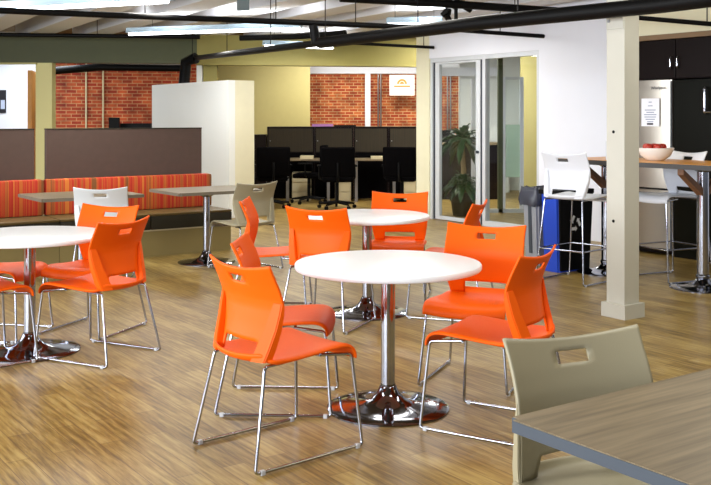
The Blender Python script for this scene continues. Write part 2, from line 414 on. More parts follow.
# ---------------------------------------------------------------- tables
def base_prof(rb, rc): return [(0, 0.0), (rb, 0.0), (rb, 0.007), (rb-0.012, 0.012), (rb*0.75, 0.018), (rb*0.45, 0.030), (rb*0.28, 0.050), (rb*0.19, 0.080), (rc+0.008, 0.105), (rc+0.004, 0.115), (rc, 0.118), (rc, 0.125)]
def round_table(label, x, y):
    t = thing('round_table', label, 'table', (x, y, 0), 0, 'round white cafe tables')
    r = 0.475
    obj('tabletop', lathe(BM(), [(0, 0.708), (r-0.02, 0.708), (r-0.004, 0.712), (r, 0.718), (r, 0.733), (r-0.004, 0.739), (r-0.012, 0.741), (0, 0.741)], 96), 'tabletop', t, True, 35)
    obj('column', lathe(BM(), [(0.036, 0.11), (0.036, 0.66), (0.05, 0.675), (0.10, 0.690), (0.10, 0.707), (0, 0.707)], 32), 'chrome', t, True, 35)
    obj('base', lathe(BM(), base_prof(0.31, 0.038), 72), 'cbase', t, True, 50)
    return t
round_table('round white table with chrome pedestal nearest the camera, four orange chairs around it', 0.165, 4.94)
round_table('round white table in the middle distance, partly behind the nearest round table', 0.087, 7.35)
round_table('round white table with chrome pedestal at the left edge of the picture', -2.06, 6.14)
def rect_table(name, label, x, y, la, lb, group=None, topm='greywood', edgem='edge', h=0.745, colr=0.035, base=0.29, th=0.03, cols=((0, 0),)):
    t = thing(name, label, 'table', (x, y, 0), ANG, group)
    bm = box(BM(), -la/2, la/2, -lb/2, lb/2, h-th, h-0.002, 0)
    bmesh.ops.bevel(bm, geom=[e for e in bm.edges if abs(e.verts[0].co.z-e.verts[1].co.z) > 0.01], offset=0.02, segments=4, affect='EDGES')
    obj('edge_band', bm, edgem, t)
    bm = box(BM(), -la/2+0.003, la/2-0.003, -lb/2+0.003, lb/2-0.003, h-0.002, h, 0)
    bmesh.ops.bevel(bm, geom=[e for e in bm.edges if abs(e.verts[0].co.z-e.verts[1].co.z) > 0.001], offset=0.018, segments=4, affect='EDGES')
    obj('tabletop', bm, topm, t)
    for cx, cy in cols:
        obj('column', lathe(BM(), [(colr, 0.11), (colr, h-0.08), (colr+0.06, h-0.05), (colr+0.06, h-th-0.001), (0, h-th-0.001)], 32, (cx, cy)), 'chrome', t, True, 35)
        obj('base', lathe(BM(), base_prof(base, colr+0.002), 64, (cx, cy)), 'cbase', t, True, 50)
    return t
# near table: corner at (.372, 2.36)
cn = Vector((0.368, 2.372, 0)); c_ = cn+A*0.61-B*0.38
rect_table('wood_table', 'grey-brown wood-grain table with blue-grey edge filling the near right corner', c_.x, c_.y, 1.22, 0.76)
GB = 'wood-topped tables along the banquette'
rect_table('banquette_table', 'wood-topped pedestal table by the striped bench, right one, with its chrome base in view', -1.52, 9.9, 0.94, 0.74, GB, 'dwood', 'taupe')
rect_table('banquette_table', 'wood-topped table by the striped bench behind the pale grey chair', -2.62, 9.27, 0.98, 0.76, GB, 'dwood', 'taupe')
rect_table('banquette_table', 'wood-topped table whose corner just shows at the left picture edge', -3.78, 8.56, 0.94, 0.74, GB, 'dwood', 'taupe')
# bar table
bc = Vector((2.7, 8.83, 0))-B*0.15
bt = rect_table('bar_table', 'long bar-height wooden table on chrome columns behind the square pillar', bc.x, bc.y, 0.74, 1.95, None, 'bartop', 'bredge', 1.085, 0.05, 0.28, 0.045, ((0, -0.38), (0, 0.68)))
for cy in (-0.38, 0.68):
    for sx in (-1, 1):
        bm = BM(); 
        hexa(bm, [(sx*0.04, cy-0.03, 0.80), (sx*0.04, cy+0.03, 0.80), (sx*0.04, cy+0.03, 0.87), (sx*0.04, cy-0.03, 0.87)],
                 [(sx*0.31, cy-0.03, 0.99), (sx*0.31, cy+0.03, 0.99), (sx*0.31, cy+0.03, 1.039), (sx*0.31, cy-0.03, 1.039)])
        obj('brace', bm, 'brace', bt)
bx_, by_ = 2.72, 8.80
bw = thing('fruit_bowl', 'wide white bowl of red apples standing on the bar table', 'bowl', (bx_, by_, 1.086))
obj('bowl', lathe(BM(), [(0, 0), (0.07, 0), (0.09, 0.012), (0.135, 0.05), (0.158, 0.10), (0.163, 0.115), (0.157, 0.115), (0.13, 0.055), (0.085, 0.02), (0, 0.015)], 48), 'bowl', bw, True, 50)
AP = [(-0.07, -0.02), (0.0, -0.06), (0.06, 0.0), (0.0, 0.05), (-0.06, 0.06)]
ap0 = None
for i, (ax, ay) in enumerate(AP):
    if ap0 is None:
        ap0 = obj('apple', lathe(BM(), [(0, 0.006), (0.016, 0), (0.032, 0.012), (0.04, 0.036), (0.034, 0.06), (0.018, 0.07), (0, 0.062)], 20), 'apple', None, True, 60); a_ = ap0
    else: a_ = ap0.copy(); COL.objects.link(a_)
    a_.location = (bx_+ax, by_+ay, 1.086+0.082); tag(a_, 'red apple heaped in the white bowl on the bar table', 'fruit', 'apples in the white bowl')

# ---------------------------------------------------------------- floor, banquette, partition
bm = BM(); box(bm, -16, 14, -4, 34, -0.1, 0)
struct('floor', bm, 'floor')

fr_ = Vector((-1.37, 10.79, 0))   # right end of the bench front
def bench(label, p, length, back_len=None):
    # local x runs along -A from right end; use rotation ANG+pi with y towards the camera
    t = thing('banquette_bench', label, 'bench', p, ANG, 'striped banquette benches')
    bm = box(BM(), -length, 0, 0.03, 0.62, 0.0, 0.285, 0); obj('plinth', bm, 'plinth', t)
    bm = box(BM(), -length, 0, 0.022, 0.03, 0.272, 0.288, 0); obj('trim_strip', bm, 'beige', t)
    n = max(1, round(length/0.95)); w = length/n
    for i in range(n):
        bm = box(BM(), -length+i*w+0.003, -length+(i+1)*w-0.003, 0.0, 0.60, 0.288, 0.43, 0.012); obj('cushion_base', bm, 'dcush', t, True, 50)
        bm = box(BM(), -length+i*w+0.003, -length+(i+1)*w-0.003, 0.0, 0.55, 0.43, 0.455, 0.010); obj('seat_cushion', bm, 'seatv', t, True, 50)
    bm = box(BM(), -length+0.004, -0.004, 0.48, 0.60, 0.455, 0.83, 0.03); obj('backrest', bm, 'stripe', t, True, 50)
    return t
bench('striped orange bench with dark seat, right unit beside the white partition', fr_, 1.92)
bench('striped orange bench unit cut by the left picture edge', fr_-A*1.925, 1.92)
bench('striped orange bench unit beyond the left edge', fr_-A*3.85, 1.0).location.z = 0 
D.objects.remove([o for o in D.objects if o.get('label') == 'striped orange bench unit beyond the left edge'][0])
for o in [o for o in D.objects if o.parent is None and o.type == 'MESH' and o.name.split('.')[0] in ('plinth', 'trim_strip', 'cushion_base', 'seat_cushion', 'backrest')]: D.objects.remove(o)
def panel_t(label, s0, s1):
    p = fr_+B*0.66
    t = thing('bench_divider', label, 'divider', p, ANG, 'brown dividers behind the bench')
    obj('panel', box(BM(), -s1, -s0, 0, 0.07, 0.0, 1.345, 0.006), 'panel', t)
    obj('cap_rail', box(BM(), -s1, -s0, -0.004, 0.074, 1.345, 1.358), 'cub', t)
panel_t('brown padded divider behind the right part of the bench', 0.05, 1.855)
panel_t('brown padded divider behind the left part of the bench, cut by picture edge', 1.98, 3.9)

# white free-standing partition, L-shaped in plan
pc = pd(229, 117, 14.2); pc.z = 0
t = thing('partition', 'free-standing white partition wall behind the right end of the bench', 'partition', pc, ANG)
bm = box(BM(), 0, 0.1, 0, 2.8, 0, 2.02); obj('side_panel', bm, 'part', t)
bm = box(BM(), 0.1, 0.42, 0, 0.1, 0, 2.02); obj('end_panel', bm, 'ccream', t)

# ---------------------------------------------------------------- header, posts, back rooms
def wall_between(name, p, q, z0, z1, th, m, kind='structure'):
    p = Vector((p[0], p[1], 0)); q = Vector((q[0], q[1], 0)); d = q-p
    o = struct(name, box(BM(), 0, d.length, 0, th, z0, z1), m, p, math.atan2(d.y, d.x))
    return o
def X(x, d): return ((x-CX)/F*d, d)
zb = HC+54.5*16/F
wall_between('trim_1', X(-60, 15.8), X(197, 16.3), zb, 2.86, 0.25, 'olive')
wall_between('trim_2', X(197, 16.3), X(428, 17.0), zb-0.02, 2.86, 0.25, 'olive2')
def post(name, label, x0, x1, d, m, z1):
    t = tag(obj(name, box(BM(), 0, (x1-x0)/F*d, 0, 0.2, 0, z1, 0.004), m), label, 'post'); t.location = (*X(x0, d), 0); return t
post('square_post', 'pale yellow square post behind the gap between the brown dividers', 35.5, 52, 16.05, 'postlit', zb)
post('square_post', 'olive post rising behind the white partition, under the black pipes', 203, 217, 16.55, 'olive2', zb-0.02)
post('metal_conduit_post', 'thin pale post just left of the olive post above the partition', 196.5, 202, 16.5, 'part', zb-0.02)
# left bright doorway room
wall_between('wall_left_room', X(-60, 19.0), X(40, 19.0), 0, 3.2, 0.1, 'wallw')
wall_between('trim_3', X(-60, 16.0), X(36, 16.0), zb-0.03, zb, 0.06, 'cream')
t = tag(obj('wood_door', box(BM(), 0, 0.07, 0, 0.7, 0, 2.28), 'wood'), 'open wooden door seen edge-on left of the pale yellow post', 'door'); t.location = (*X(27.5, 16.6), 0); t.rotation_euler = (0, 0, 0.2)
t = thing('framed_poster', 'black poster with pale figures on bright wall at far left', 'poster', (X(-6, 19.0)[0], 19.0, 0))
obj('sheet', box(BM(), 0, 0.24, -0.02, 0, HC+4*19/F, HC+27*19/F), 'posterp', t)
obj('print', box(BM(), 0.14, 0.22, -0.023, -0.02, HC+8*19/F, HC+17*19/F), 'poster2', t)
# brick walls
wall_between('wall_brick_left', X(40, 19.4), X(215, 20.4), 0, 3.2, 0.2, 'brick')
for xx in (86.5, 103.5):
    o = tag(obj('wall_conduit', tube(BM(), [(0, 0, 0.9), (0, 0, 2.6)], 0.018), 'beige', None, True), 'left of the two thin pipes on the left brick wall' if xx < 90 else 'right of the two thin pipes on the left brick wall', 'pipe', 'thin pipes on the brick')
    o.location = (*X(xx, 19.4+0.9*(xx-40)/175*1.0), 0); o.location.y -= 0.03
wall_between('wall_yellow', X(190, 22.6), X(310, 22.6), 0, 3.2, 0.1, 'dcream')
wall_between('wall_brick_right', X(300, 23.6), X(476, 23.6), 0, 2.56, 0.2, 'bricklit')
wall_between('trim_4', X(309, 23.5), X(500, 23.5), 2.53, 2.78, 0.25, 'wallw')
wall_between('trim_5', X(365, 23.45), X(370.5, 23.45), 0, 2.54, 0.1, 'wallw')
for xx in (378.2, 380.8):
    o = tag(obj('wall_conduit', tube(BM(), [(0, 0, 0.9), (0, 0, 2.53)], 0.018), 'steel', None, True), ('left' if xx < 379 else 'right')+' of the paired grey conduits on the right brick wall', 'pipe', 'thin pipes on the brick'); o.location = (*X(xx, 23.5), 0)
for xx in (447.5, 450.5):
    o = tag(obj('wall_conduit', tube(BM(), [(0, 0, 0.9), (0, 0, 2.53)], 0.018), 'steel', None, True), ('left' if xx < 449 else 'right')+' of the paired grey conduits seen through the glass', 'pipe', 'thin pipes on the brick'); o.location = (*X(xx, 23.5), 0)
wall_between('wall_office_back', X(460, 19.6), X(523, 19.6), 0, 3.2, 0.1, 'part')
wall_between('wall_office_yellow', X(521, 17.5), X(600, 17.5), 0, 3.2, 0.1, 'dcream')
wall_between('trim_8', X(436, 19.4), X(499, 19.4), 2.30, 2.47, 0.1, 'wallw')
wall_between('trim_9', X(471.5, 15.6), X(475.5, 15.6), 0, 2.1, 0.06, 'wallw')
wall_between('wall_office_side', X(459, 21), X(476, 21), 0, 2.54, 0.1, 'part')
# sign with orange dome mark
t = thing('hanging_sign', 'white square sign with orange dome logo hanging before the brick wall', 'sign', (*X(389.5, 23.0), 0))
w_ = 25/F*23
obj('board', box(BM(), 0, w_, 0, 0.03, HC+21.5*23/F, HC+42*23/F), 'signw', t)
bm = BM(); cxs = w_/2; cz = HC+33*23/F
for r0, r1 in ((0.0, 0.055), (0.07, 0.12)):
    vs0 = [bm.verts.new((cxs+r0*math.cos(a), -0.004, cz+r0*math.sin(a))) for a in [math.pi*k/12 for k in range(13)]]
    vs1 = [bm.verts.new((cxs+r1*math.cos(a), -0.004, cz+r1*math.sin(a))) for a in [math.pi*k/12 for k in range(13)]]
    for k in range(12): bm.faces.new((vs0[k], vs0[k+1], vs1[k+1], vs1[k]))
box(bm, cxs-0.19, cxs+0.19, -0.004, -0.001, cz-0.075, cz-0.035)
obj('logo', bm, 'orangelogo', t)

# cubicle wall of dark storage units
for i, (x0, x1) in enumerate(((267, 314.5), (314.5, 353.5), (353.5, 388.5), (388.5, 430))):
    d = 17.6; xa, xb = X(x0, d)[0], X(x1, d)[0]
    t = thing('storage_unit', ['dark brown office storage unit, leftmost of the tall row', 'dark brown office storage unit, second from left in the tall row', 'dark brown office storage unit, third from left in the tall row', 'dark brown office storage unit at right end of the row by the glass wall'][i], 'cabinet', (xa, d, 0), 0, 'dark office storage row')
    obj('body', box(BM(), 0.0, xb-xa-0.001, 0.02, 0.4, 0, 1.305), 'blk', t)
    obj('door', box(BM(), 0.03, xb-xa-0.03, 0, 0.02, 0.85, 1.27), 'cub', t)
    obj('lower_panel', box(BM(), 0.03, xb-xa-0.03, 0, 0.02, 0.02, 0.83), 'mesh', t)
    obj('knob', box(BM(), 0.05, 0.065, -0.015, 0, 1.04, 1.055), 'steel', t)
t = tag(obj('low_storage_unit', box(BM(), 0, 0.8, 0, 0.4, 0, 1.16), 'blk'), 'lower dark cabinet stepping down beside the partition', 'cabinet'); t.location = (*X(222, 17.62), 0); 
# desks and pedestals
def desk(label, x0, x1, d, glow):
    xa, xb = X(x0, d)[0], X(x1, d)[0]
    t = thing('office_desk', label, 'desk', (xa, d, 0), 0, 'office desks')
    obj('desktop', box(BM(), 0, xb-xa, 0, 0.6, 0.715, 0.745, 0.004), 'greywood', t)
    for xx in (0.05, xb-xa-0.09): obj('leg', box(BM(), xx, xx+0.05, 0.05, 0.1, 0, 0.715), 'steel', t)
desk('office desk seen between the left and middle black office chairs', 283, 332, 16.9, 0)
desk('office desk with grey leg, right of the middle black office chair', 352, 398, 16.9, 0)
def small(name, label, cat, x0, x1, d, z0, z1, m, dep=0.3, group=None):
    xa, xb = X(x0, d)[0], X(x1, d)[0]
    o = tag(obj(name, box(BM(), 0, xb-xa, 0, dep, 0, z1-z0, 0.004), m), label, cat, group); o.location = (xa, d, z0); return o
def pedestal(label, x0, x1, d):
    xa, xb = X(x0, d)[0], X(x1, d)[0]; w = xb-xa
    t = thing('file_pedestal', label, 'drawer unit', (xa, d, 0), 0, 'beige file pedestals')
    obj('body', box(BM(), 0, w, 0.02, 0.45, 0, 0.5), 'beige', t)
    for k in range(3): obj('drawer', box(BM(), 0.01, w-0.01, 0, 0.02, 0.01+k*0.165, 0.155+k*0.165), 'beige', t)
pedestal('beige drawer unit under the left office desk', 292, 310, 17.05)
pedestal('beige drawer unit under the right office desk', 335, 351, 17.05)
pedestal('beige drawer unit at right beside the glass wall', 404, 416, 17.0)
small('paper_tray', 'pale letter tray on the left office desk', 'tray', 300, 313, 16.95, 0.746, 0.80, 'beige')
small('paper_tray', 'pale letter tray on the right office desk', 'tray', 371, 391, 16.95, 0.746, 0.79, 'beige')
small('paper_pile', 'pile of white and mauve paper lying on the storage row before the brick', 'papers', 312, 333, 17.75, 1.306, 1.35, 'magenta', 0.2)
small('flat_box', 'flat dark box lying on the storage row beside the paper pile', 'box', 334, 356, 17.75, 1.306, 1.333, 'blackp', 0.2)
# office chairs
def office_chair(label, x, d, rz, w=0.5):
    t = thing('office_chair', label, 'office chair', (X(x, d)[0], d, 0), R(rz), 'black office swivel chairs')
    bm = box(BM(), -0.24, 0.24, -0.24, 0.24, 0.44, 0.52, 0.03); obj('seat', bm, 'mesh', t, True, 60)
    bm = box(BM(), -0.27, 0.27, -0.29, -0.24, 0.52, 1.0, 0.03); obj('backrest', bm, 'mesh', t, True, 60)
    bm = tube(BM(), [(0, -0.05, 0.44), (0, -0.27, 0.46), (0, -0.31, 0.60), (0, -0.29, 0.75)], 0.02); obj('back_support', bm, 'blackp', t, True)
    for s in (-1, 1):
        bm = tube(BM(), fillet([(s*0.2, 0, 0.47), (s*0.29, 0, 0.48), (s*0.29, 0, 0.68)], 0.03), 0.014); box(bm, s*0.29-0.03, s*0.29+0.03, -0.13, 0.13, 0.68, 0.705, 0.006)
        obj('armrest', bm, 'blackp', t, True)
    obj('gas_lift', tube(BM(), [(0, 0, 0.10), (0, 0, 0.45)], 0.03), 'blackp', t, True)
    for k in range(5):
        a = 2*math.pi*k/5+0.3; c, s = math.cos(a), math.sin(a)
        f = obj('leg', tube(BM(), [(0, 0, 0.11), (0.30*c, 0.30*s, 0.075)], [0.028, 0.016]), 'blackp', t, True)
        obj('caster', tube(BM(), [(0.30*c-0.02*s, 0.30*s+0.02*c, 0.03), (0.30*c+0.02*s, 0.30*s-0.02*c, 0.03)], 0.03, 14), 'blackp', f, True)
office_chair('black office swivel chair leftmost, behind the beige-grey cafe chair', 272, 15.9, 10)
office_chair('black office swivel chair in the middle, above the backrest left of middle round table', 337, 15.7, 4)
office_chair('black office swivel chair on the right, next to the white wall end', 402, 15.8, -12)
office_chair('black office swivel chair farther back turned sideways by the left office desk', 309, 17.0-0.35, 80)

# desk items above the brown divider (left)
t = thing('office_monitor', 'black monitor top seen above the brown divider before the brick', 'monitor', (*X(114, 17.8), 0))
obj('screen', box(BM(), -0.10, 0.10, 0, 0.04, 1.12, 1.47, 0.01), 'blackp', t); obj('stand', box(BM(), -0.03, 0.03, 0.03, 0.06, 0, 1.12), 'blackp', t)
t = thing('shelf_unit', 'low black shelf unit seen between monitor and partition', 'cabinet', (*X(120, 18.2), 0))
obj('body', box(BM(), 0, 0.58, 0, 0.35, 0, 1.36), 'blackp', t)

# ---------------------------------------------------------------- white wall with glass front
P0 = Vector((1.09, 14.1, 0)); WR = math.atan2(-0.819, 0.574)
def W(name, s0, s1, z0, z1, m, y0=0.0, y1=0.12): # local x along -B, local y = away from the room (A side)
    o = struct(name, box(BM(), s0, s1, y0, y1, z0, z1), m, P0, WR); return o
W('wall_right_end', -0.33, -0.03, 0, 3.15, 'ccream')
W('wall_right_header', -0.03, 2.16, 2.33, 3.15, 'wallw')
W('wall_right', 2.16, 3.66, 0, 3.15, 'wallw')
def wthing(name, label, cat):
    return thing(name, label, cat, P0, WR)
wf = struct('window_1', box(BM(), -0.03, 2.16, 0.02, 0.10, 2.27, 2.33), 'alu', P0, WR)
def wpart(name, bm, m): return obj(name, bm, m, wf)
wpart('window_frame', box(BM(), -0.03, 0.02, 0.02, 0.10, 0, 2.27), 'alu')
wpart('window_frame', box(BM(), 2.10, 2.16, 0.02, 0.10, 0, 2.27), 'alu')
wpart('window_frame', box(BM(), 1.08, 1.14, 0.02, 0.10, 0, 2.27), 'alu')
wpart('window_sill', box(BM(), 1.14, 2.10, 0.02, 0.10, 0, 0.07), 'alu')
wpart('window_glass', box(BM(), 1.14, 2.10, 0.055, 0.065, 0.07, 2.27), 'glass')
dr = struct('door_1', box(BM(), 0.07, 0.16, 0.03, 0.08, 0.01, 2.265), 'alu', P0, WR)
obj('door_stile', box(BM(), 0.94, 1.03, 0.03, 0.08, 0.01, 2.265), 'alu', dr)
obj('door_rail', box(BM(), 0.16, 0.94, 0.03, 0.08, 0.01, 0.06), 'alu', dr)
obj('door_rail', box(BM(), 0.16, 0.94, 0.03, 0.08, 2.24, 2.265), 'alu', dr)
obj('door_glass', box(BM(), 0.16, 0.94, 0.05, 0.06, 0.06, 2.24), 'glass', dr)
obj('door_gasket', box(BM(), 0.035, 0.062, 0.03, 0.08, 0.01, 2.265), 'aludark', dr)
obj('door_gasket', box(BM(), 1.04, 1.07, 0.03, 0.08, 0.01, 2.265), 'aludark', dr)
obj('door_lock', tube(BM(), [(0.985, 0.03, 1.0), (0.985, 0.0, 1.0)], 0.02, 14), 'aludark', dr, True)
# inner glass partition
d = 15.0
wall_between('trim_6', X(498.5, d), X(503, d), 0, 2.9, 0.12, 'olive')
ip = struct('window_2', box(BM(), 0, (524-484)/F*d, 0, 0.05, 0, 0.06), 'alu', (*X(484, d), 0), 0)
for x0, x1 in ((503, 505.5), (520, 523.8)):
    obj('window_frame', box(BM(), (x0-484)/F*d, (x1-484)/F*d, 0, 0.05, 0.06, 2.1), 'wallw', ip)
obj('window_frame', box(BM(), (505.5-484)/F*d, (520-484)/F*d, 0, 0.05, 2.06, 2.1), 'alu', ip)
obj('window_glass', box(BM(), (505.5-484)/F*d, (520-484)/F*d, 0.02, 0.03, 0.06, 2.06), 'glass', ip)
obj('frosted_band', box(BM(), (505.5-484)/F*d, (520-484)/F*d, 0.01, 0.018, 0.55, 1.36), 'frost', ip)
struct('wall_far_panel', box(BM(), 0, 0.5, 0, 0.04, 0.0, 1.3), 'part', (*X(484, 19), 0), 0)
# dark desk behind plant
t = thing('reception_desk', 'dark desk behind the potted plant inside the glass room', 'desk', (*X(437, 17.4), 0))
obj('desktop', box(BM(), 0, 1.2, 0, 0.6, 0.98, 1.02), 'greywood', t); obj('body', box(BM(), 0.02, 1.18, 0.05, 0.6, 0, 0.98), 'blk', t)
t = thing('desk_monitor', 'dark monitor behind the plant inside the glass room', 'monitor', (*X(446, 17.6), 1.021))
obj('screen', box(BM(), -0.16, 0.16, 0, 0.03, 0.04, 0.22, 0.006), 'blackp', t); obj('stand', box(BM(), -0.05, 0.05, 0, 0.08, 0, 0.04), 'blackp', t)
small('white_note', 'small white card propped on the dark desk in the glass room', 'card', 452, 456, 17.42, 1.021, 1.10, 'paper', 0.01)
small('cardboard_box', 'small dark box on the low panel seen through the right glass pane', 'box', 489, 495, 18.9, 1.31, 1.5, 'wood', 0.1) if False else None

# plant
pp = X(463, 14.55)
t = thing('potted_palm', 'potted leafy plant with bare trunk standing behind the glass door', 'plant', (pp[0], pp[1], 0))
obj('pot', lathe(BM(), [(0, 0), (0.15, 0), (0.2, 0.34), (0.21, 0.36), (0.19, 0.36), (0.18, 0.32), (0, 0.32)], 28), 'blackp', t, True, 50)
obj('trunk', tube(BM(), [(0, 0, 0.3), (0.01, 0, 0.7), (-0.01, 0, 1.0)], [0.045, 0.04, 0.04], 12), 'trunk', t, True)
def crown(zc, n, L, seed, up):
    rnd = random.Random(seed); bm = BM()
    for i in range(n):
        a = rnd.uniform(0, 2*math.pi); el = rnd.uniform(0.1, 1.35)*up; l = L*rnd.uniform(0.7, 1.1); w = 0.05*rnd.uniform(0.8, 1.3)
        dh = Vector((math.cos(a), math.sin(a), 0)); side = Vector((-math.sin(a), math.cos(a), 0)); prev = None
        for k in range(8):
            s = k/7; r_ = l*s*math.cos(el)*(1-0.15*s); z = zc+rnd.uniform(0, 0.0)+l*(s*math.sin(el)-0.75*s*s*(1.1-0.4*math.sin(el)))+0.05*i/n
            ww = w*(0.25+1.5*s*(1-s)*1.6)*(1-0.9*(s > 0.95)); c = dh*r_+Vector((0, 0, z))
            cur = (bm.verts.new(c+side*ww+Vector((0, 0, 0.012))), bm.verts.new(c), bm.verts.new(c-side*ww+Vector((0, 0, 0.012))))
            if prev:
                bm.faces.new((prev[0], cur[0], cur[1], prev[1])); bm.faces.new((prev[1], cur[1], cur[2], prev[2]))
            prev = cur
    return bm
o = obj('upper_foliage', crown(1.06, 95, 0.56, 3, 1.0), 'leaf', t, True, 80); mods(o, 0.002, 0, 0)
o = obj('lower_foliage', crown(0.42, 75, 0.44, 5, 1.0), 'leaf', t, True, 80); mods(o, 0.002, 0, 0)

# ---------------------------------------------------------------- pillar
pe = Vector((1.966, 7.10, 0))
t = thing('square_pillar', 'square cream-white pillar with skirted base in front of the bar table', 'pillar', pe, ANG)
S_ = 0.166
obj('shaft', box(BM(), 0, S_, 0, S_, 0.0, 3.0, 0.003), 'pillar' if 'pillar' in M else 'ccream', t)
bm = BM()
box(bm, -0.028, S_+0.028, -0.028, 0, 0, 0.105); box(bm, -0.028, S_+0.028, S_, S_+0.028, 0, 0.105); box(bm, -0.028, 0, 0, S_, 0, 0.105); box(bm, S_, S_+0.028, 0, S_, 0, 0.105)
obj('base_skirt', bm, 'pillar', t)
obj('bracket_plate', box(BM(), -0.008, 0, 0.005, S_-0.005, 2.13, 2.35, 0.002), 'pillar', t)
for k, z in enumerate((2.17, )):
    obj('bolt', tube(BM(), [(-0.016, S_-0.03, 2.19), (-0.006, S_-0.03, 2.19)], 0.012, 8), 'steel', t, True)
for z in (1.37, 0.71):
    obj('hole_plug', tube(BM(), [(-0.003, 0.10, z), (0.002, 0.10, z)], 0.012, 12), 'blackp', t, True)
ob_ = obj('outlet_box', box(BM(), 0.03, 0.13, S_, S_+0.035, 1.16, 1.30, 0.004), 'glide', t)

# ---------------------------------------------------------------- kitchen
KP = Vector((3.18, 10.5, 0))   # local x along -B, y away (A)
def kt(name, label, cat): return thing(name, label, cat, KP, WR)
t = kt('refrigerator', 'stainless steel refrigerator with a paper notice, right of the pillar', 'refrigerator')
obj('body', box(BM(), -0.46, 0.285, 0.04, 0.7, 0.02, 1.86), 'blk', t)
def convex(x0, x1, z0, z1, bulge):
    bm = BM(); n = 24; fr = []; 
    for z in (z0, z1):
        row = [bm.verts.new((x0, 0.04, z))]
        for k in range(n+1):
            q = k/n*2-1; row.append(bm.verts.new(((x0+x1)/2+q*(x1-x0)/2, -bulge*(1-q*q)*1.0+0.006*q**8, z)))
        row.append(bm.verts.new((x1, 0.04, z))); fr.append(row)
    m_ = len(fr[0])
    for k in range(m_): bm.faces.new((fr[0][k], fr[0][(k+1) % m_], fr[1][(k+1) % m_], fr[1][k]))
    bm.faces.new(fr[0]); bm.faces.new(fr[1]); return bm
obj('door', convex(-0.46, 0.285, 0.72, 1.875, 0.035), 'fridge', t, True)
obj('freezer_drawer', convex(-0.46, 0.285, 0.08, 0.70, 0.035), 'fridge', t, True)
for z in (0.66, ):
    obj('handle', tube(BM(), fillet([(-0.35, 0, z), (-0.35, -0.05, z), (0.2, -0.05, z), (0.2, 0, z)], 0.02), 0.012), 'blackp', t, True)
obj('handle', tube(BM(), fillet([(-0.40, 0, 1.0), (-0.40, -0.05, 1.0), (-0.40, -0.05, 1.7), (-0.40, 0, 1.7)], 0.02), 0.012), 'blackp', t, True)
obj('edge_trim', box(BM(), 0.268, 0.285, -0.004, 0.0, 0.08, 1.86), 'edge', t)
text('nameplate', 'Whirlpool', 0.045, 'inkd', t, (0.14, -0.036, 1.79), (R(90), 0, 0))
n_ = kt('paper_notice', 'white printed notice taped on the steel refrigerator door', 'notice'); n_.location = KP+Vector((-0.819, -0.574, 0))*0.028
obj('sheet', box(BM(), -0.08, 0.155, -0.008, -0.004, 1.38, 1.68), 'paper', n_)
for k, z in enumerate((1.64, 1.60, 1.555, 1.53, 1.505, 1.48, 1.455, 1.43)):
    hw = [0.02, 0.03, 0.07, 0.05, 0.08, 0.075, 0.06, 0.04][k]; obj('text_line', box(BM(), 0.037-hw, 0.037+hw, -0.0095, -0.008, z-0.004, z+0.004), 'ink', n_)
obj('printed_stamp', box(BM(), -0.005, 0.075, -0.0095, -0.008, 1.395, 1.415), 'inkd', n_)
t = kt('tall_oven_unit', 'black glossy tall appliance at the right picture edge beside the refrigerator', 'appliance')
obj('body', box(BM(), 0.30, 1.4, 0.02, 0.7, 0, 1.87), 'blkgl', t)
obj('door', box(BM(), 0.31, 1.39, 0, 0.02, 0.1, 1.86, 0.006), 'blkgl', t)
obj('handle', tube(BM(), fillet([(0.72, 0.0, 1.52), (0.72, -0.05, 1.52), (0.72, -0.05, 1.78), (0.72, 0.0, 1.78)], 0.02), 0.014), 'chrome', t, True)
obj('handle_bar', tube(BM(), [(0.72, -0.05, 1.53), (0.85, -0.05, 1.53)], 0.012), 'chrome', t, True)
for k, (a, b) in enumerate(((-0.5, 0.33), (0.335, 1.16))):
    t = kt('wall_cabinet', ['dark wall cabinet above the steel refrigerator', 'dark reddish wall cabinet at the top right edge'][k], 'cabinet'); t['group'] = 'dark wall cabinets'
    obj('body', box(BM(), a, b, 0.02, 0.65, 1.885, 2.305), 'blk', t)
    obj('door', box(BM(), a+0.003, b-0.003, 0, 0.02, 1.89, 2.30, 0.003), 'blk', t)
    hx = (b-0.04) if k == 0 else (a+0.04)
    obj('handle', tube(BM(), fillet([(hx, 0, 1.99), (hx, -0.035, 2.0), (hx, -0.035, 2.11), (hx, 0, 2.12)], 0.03), 0.008), 'chrome', t, True)
o = struct('trim_7', box(BM(), -0.5, 1.8, -0.03, 0.65, 2.306, 2.36), 'mould', KP, WR)
o = struct('wall_kitchen_soffit', box(BM(), -0.5, 1.8, 0.0, 0.65, 2.36, 3.15), 'ccream', KP, WR)
o = struct('wall_kitchen_back', box(BM(), -0.6, 3.0, 0.72, 0.8, 0, 3.15), 'wallw', KP, WR)

